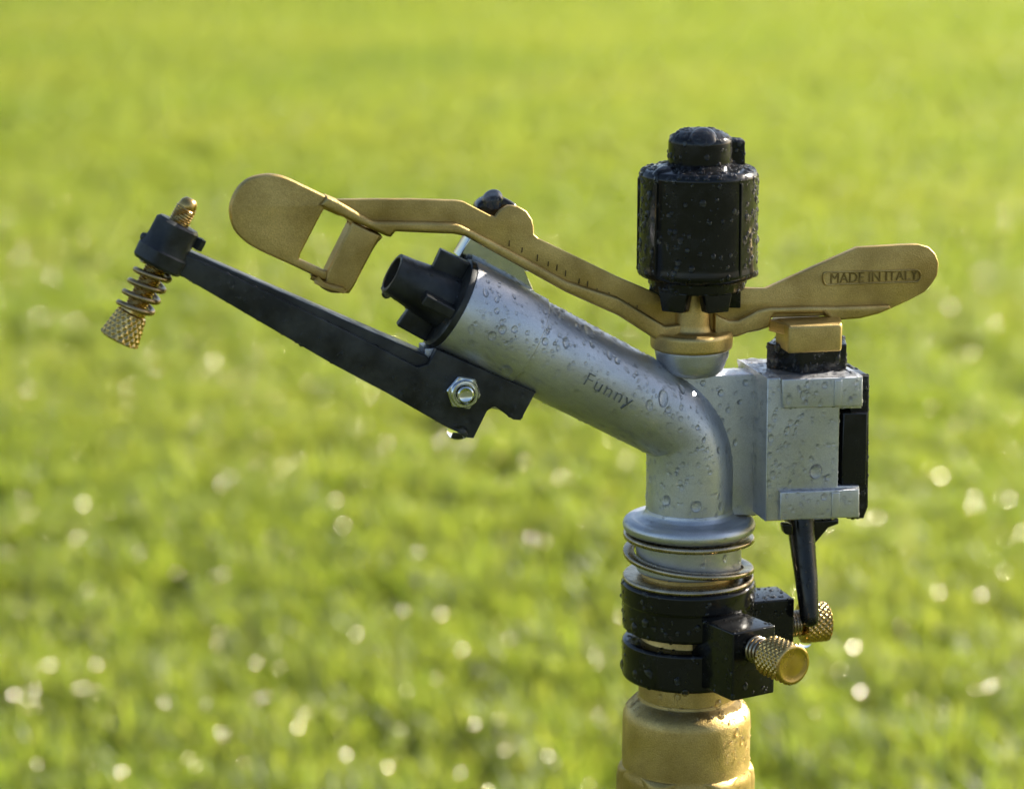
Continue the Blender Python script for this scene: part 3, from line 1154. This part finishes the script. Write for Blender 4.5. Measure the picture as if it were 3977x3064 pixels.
_bvh = []
for o in (body, web, flange, neck, housing, sleeve, arm, spoon, hub, spring_cap, trip_cap, back_plate, lever, breaker, stop_up, stop_lo, coupling, nozzle, post, bearing):
    group = [o] + [c for c in o.children if c.name.split('.')[0] in ('clip', 'top_knob', 'stop_block', 'side_nub', 'cheek', 'bumper', 'hex', 'flange_rim', 'fin')]
    for g in group:
        _bvh.append((o, BVHTree.FromPolygons([v.co for v in g.data.vertices], [p.vertices for p in g.data.polygons])))
CAML = RZI @ (CAMP - ROOT)


PLACED = []


def drop(x, y, r, kind=None, flat=1.0, owner=None):
    """A drop one can see singly, seated on whatever surface lies there."""
    d = (RZI @ ray(x, y)).normalized()
    best = None
    for o, t in _bvh:
        if owner is not None and o is not owner:
            continue
        h = t.ray_cast(CAML, d)
        if h[0] is not None and (best is None or h[3] < best[3]):
            best = (h[0], h[1], o, h[3])
    if best is None:
        return None
    nv = best[1] if best[1].dot(d) < 0 else -best[1]
    m = drop_frame(nv)
    if any((px_ - x) ** 2 + (py_ - y) ** 2 < ((pr_ + r) * .95) ** 2 for px_, py_, pr_ in PLACED):
        return None
    PLACED.append((x, y, r))
    ob = bpy.data.objects.new('water_drop', BIG[random.randrange(len(BIG)) if kind is None else kind])
    COL.objects.link(ob)
    ob.parent = best[2]
    ob.matrix_local = Matrix.Translation(best[0]) @ m.to_4x4() @ Matrix.Diagonal((r * K, r * K, r * K * flat, 1))
    return ob


drop(*c4((1525, 1055))[0], 27, 0)
drop(*c4((605, 1325))[0], 22, 3)
drop(*c4((370, 1278))[0], 19, 1)
drop(*c4((350, 490))[0], 22, 2)
drop(*c2((905, 1185))[0], 26, 3)
drop(*c2((1420, 940))[0], 24, 2)
drop(*c3((560, 150))[0], 48, 0, .6)
drop(*c3((300, 370))[0], 36, 4, .8)
drop(*cB((1150, 262))[0], 40, 3, 1.3, owner=post)
for q in c4((1620, 1100), (1210, 640), (1195, 1080), (655, 375), (795, 450), (850, 580), (942, 518), (775, 890), (785, 710),
            (785, 1240), (790, 1320), (835, 1320), (250, 1115), (532, 1130), (490, 1180), (615, 715), (485, 648), (390, 580), (425, 630), (1330, 680), (1305, 740),
            (1385, 680), (1650, 660), (1660, 970), (1665, 845), (1490, 955), (1170, 720), (1180, 800), (1170, 930), (1465, 385), (1595, 390), (1320, 500), (1450, 520),
            (1800, 500), (1840, 370), (1530, 450), (1430, 465), (1170, 1250), (1165, 1140), (600, 905), (620, 1005), (850, 1050), (850, 990), (905, 455), (905, 830),
            (985, 370), (1060, 960), (1055, 1050), (1070, 660), (1590, 1250), (1470, 1280), (460, 1040), (445, 1070), (500, 1000), (480, 1130), (230, 240)):
    drop(q[0], q[1], random.uniform(7, 14))
for q in c2((960, 930), (690, 930), (820, 970), (690, 1015), (850, 745), (850, 815), (1150, 1005), (1180, 915), (1350, 900), (1580, 985), (1660, 995),
            (1790, 1155), (1550, 1090), (1600, 1125), (1920, 1430), (1945, 1470), (1990, 1490), (1350, 1320), (1110, 1260), (1040, 950),
            (885, 930), (780, 700), (905, 1015), (1280, 1010), (1300, 800), (1480, 960), (1300, 1170), (1230, 1200), (1800, 1400), (1700, 1000), (1250, 850),
            (2000, 1300), (1500, 1530), (1700, 1640), (1640, 1420)):
    drop(q[0], q[1], random.uniform(8, 17))
for q in c3((430, 105), (535, 95), (600, 110), (680, 240), (905, 840), (910, 950), (880, 640), (200, 540), (235, 740), (220, 915), (280, 820), (830, 830),
            (800, 450), (740, 700), (600, 720), (150, 640), (145, 760), (145, 880), (140, 490), (900, 560), (860, 370), (200, 350), (760, 640),
            (560, 830), (440, 600), (380, 1020), (480, 1020), (850, 900), (870, 800)):
    drop(q[0], q[1], random.uniform(6, 13))
for q in c5((250, 1010), (245, 740), (430, 780), (660, 700), (500, 1050), (900, 1080), (1060, 555), (860, 350), (650, 375), (175, 950), (400, 1140), (545, 1120), (740, 1190), (580, 1150),
            (910, 620), (780, 330), (500, 770), (620, 740), (310, 710), (330, 1000), (700, 1260), (760, 1250), (880, 1400), (850, 1350), (500, 1140)):
    drop(q[0], q[1], random.uniform(8, 18))
for q in cE((1360, 860), (1950, 840), (1650, 930), (1380, 735), (1240, 975), (1340, 1000), (1090, 925), (1070, 880), (950, 850), (2060, 905), (1900, 980), (2090, 985)):
    drop(q[0], q[1], random.uniform(12, 22))
for q, r in zip(cE((900, 805), (985, 800), (1080, 800), (1180, 790), (1260, 800), (940, 850), (1020, 850), (1150, 845), (2120, 975), (1960, 985), (1500, 1000)), (24, 26, 26, 28, 26, 18, 20, 22, 16, 14, 14)):
    drop(q[0], q[1], r, None, .6)
for _ in range(420):                                 # more drops over the silver casting
    x, y = random.uniform(1760, 3350), random.uniform(1050, 2120)
    if len(PLACED) > 285:
        break
    n_before = len(PLACED)
    o = drop(x, y, random.uniform(5, 10))
    if o is not None and o.parent not in (body, web, housing, sleeve, flange):
        PLACED.pop()
        bpy.data.objects.remove(o)
# pendant drops
def pendant(pt, v, r, stretch, parent):
    V, F = [], []
    c = L(pt[0], pt[1], v)
    n = 20
    prof = []
    for i in range(15):
        a = math.pi * i / 14
        z = math.cos(a)
        rr = math.sin(a) * (1 - .18 * max(0, z))
        prof.append((max(rr, .01) * r * K, z * r * K * stretch))
    o = finish('water_drop', *lathe(prof, c, (0, 0, 1), seg=24), M['water'], parent, sharp=80)
    return o
pendant(cC((172, 812))[0], -20, 19, 1.0, nozzle)
pendant(cD((870, 1165))[0], -88, 46, .72, breaker)
wr = RZI @ Vector((math.sin(R(106)), -math.cos(R(106)), 0))
finish('water_drop', *lathe([(max(math.sin(math.pi * i / 14), .01) * 24 * K, math.cos(math.pi * i / 14) * 20 * K) for i in range(15)],
                            wr * 500 * K + Vector((0, 0, H(2456) - 84 * K)), (0, 0, 1), seg=24), M['water'], rear_screw, sharp=80)

fine_drops(body, 2600, 2.2, 8, .6)
fine_drops(web, 520, 2.2, 8)
fine_drops(housing, 2100, 2.2, 9, 2.0)
for ch in housing.children:
    if ch.name.startswith('clip') and not ch.name.startswith('clip_'):
        fine_drops(ch, 260, 2.2, 9, 1.0, parent=ch)
fine_drops(sleeve, 700, 2.2, 8, .8)
fine_drops(flange, 200, 2, 7)
fine_drops(neck, 160, 2.2, 8)
side = lambda p, nv: nv.y > -.8 or nv.z > .5 or random.random() < .3
fine_drops(spring_cap, 1500, 3, 14, 1.0, cond=side)
for ch in spring_cap.children:
    if ch.name.startswith(('top_knob', 'side_nub')):
        fine_drops(ch, 260, 3, 11, 2.0, parent=ch, cond=side)
fine_drops(trip_cap, 700, 2.2, 9, .6)
fine_drops(back_plate, 700, 2.4, 10, .5)
fine_drops(stop_up, 800, 2.4, 10, .4, cond=side)
fine_drops(stop_lo, 420, 2.4, 11, .4, cond=side)
for ring in (stop_up, stop_lo):
    for ch in ring.children:
        if ch.name.startswith('stop_block'):
            fine_drops(ch, 260, 2.2, 9, 1.0, parent=ch)
fine_drops(coupling, 1700, 2.5, 9, .8, cond=lambda p, nv: nv.x > .2 or p.z > H(2740))
fine_drops(lever, 130, 2, 6)
fine_drops(nozzle, 260, 2, 7)
fine_drops(breaker, 420, 2, 9)
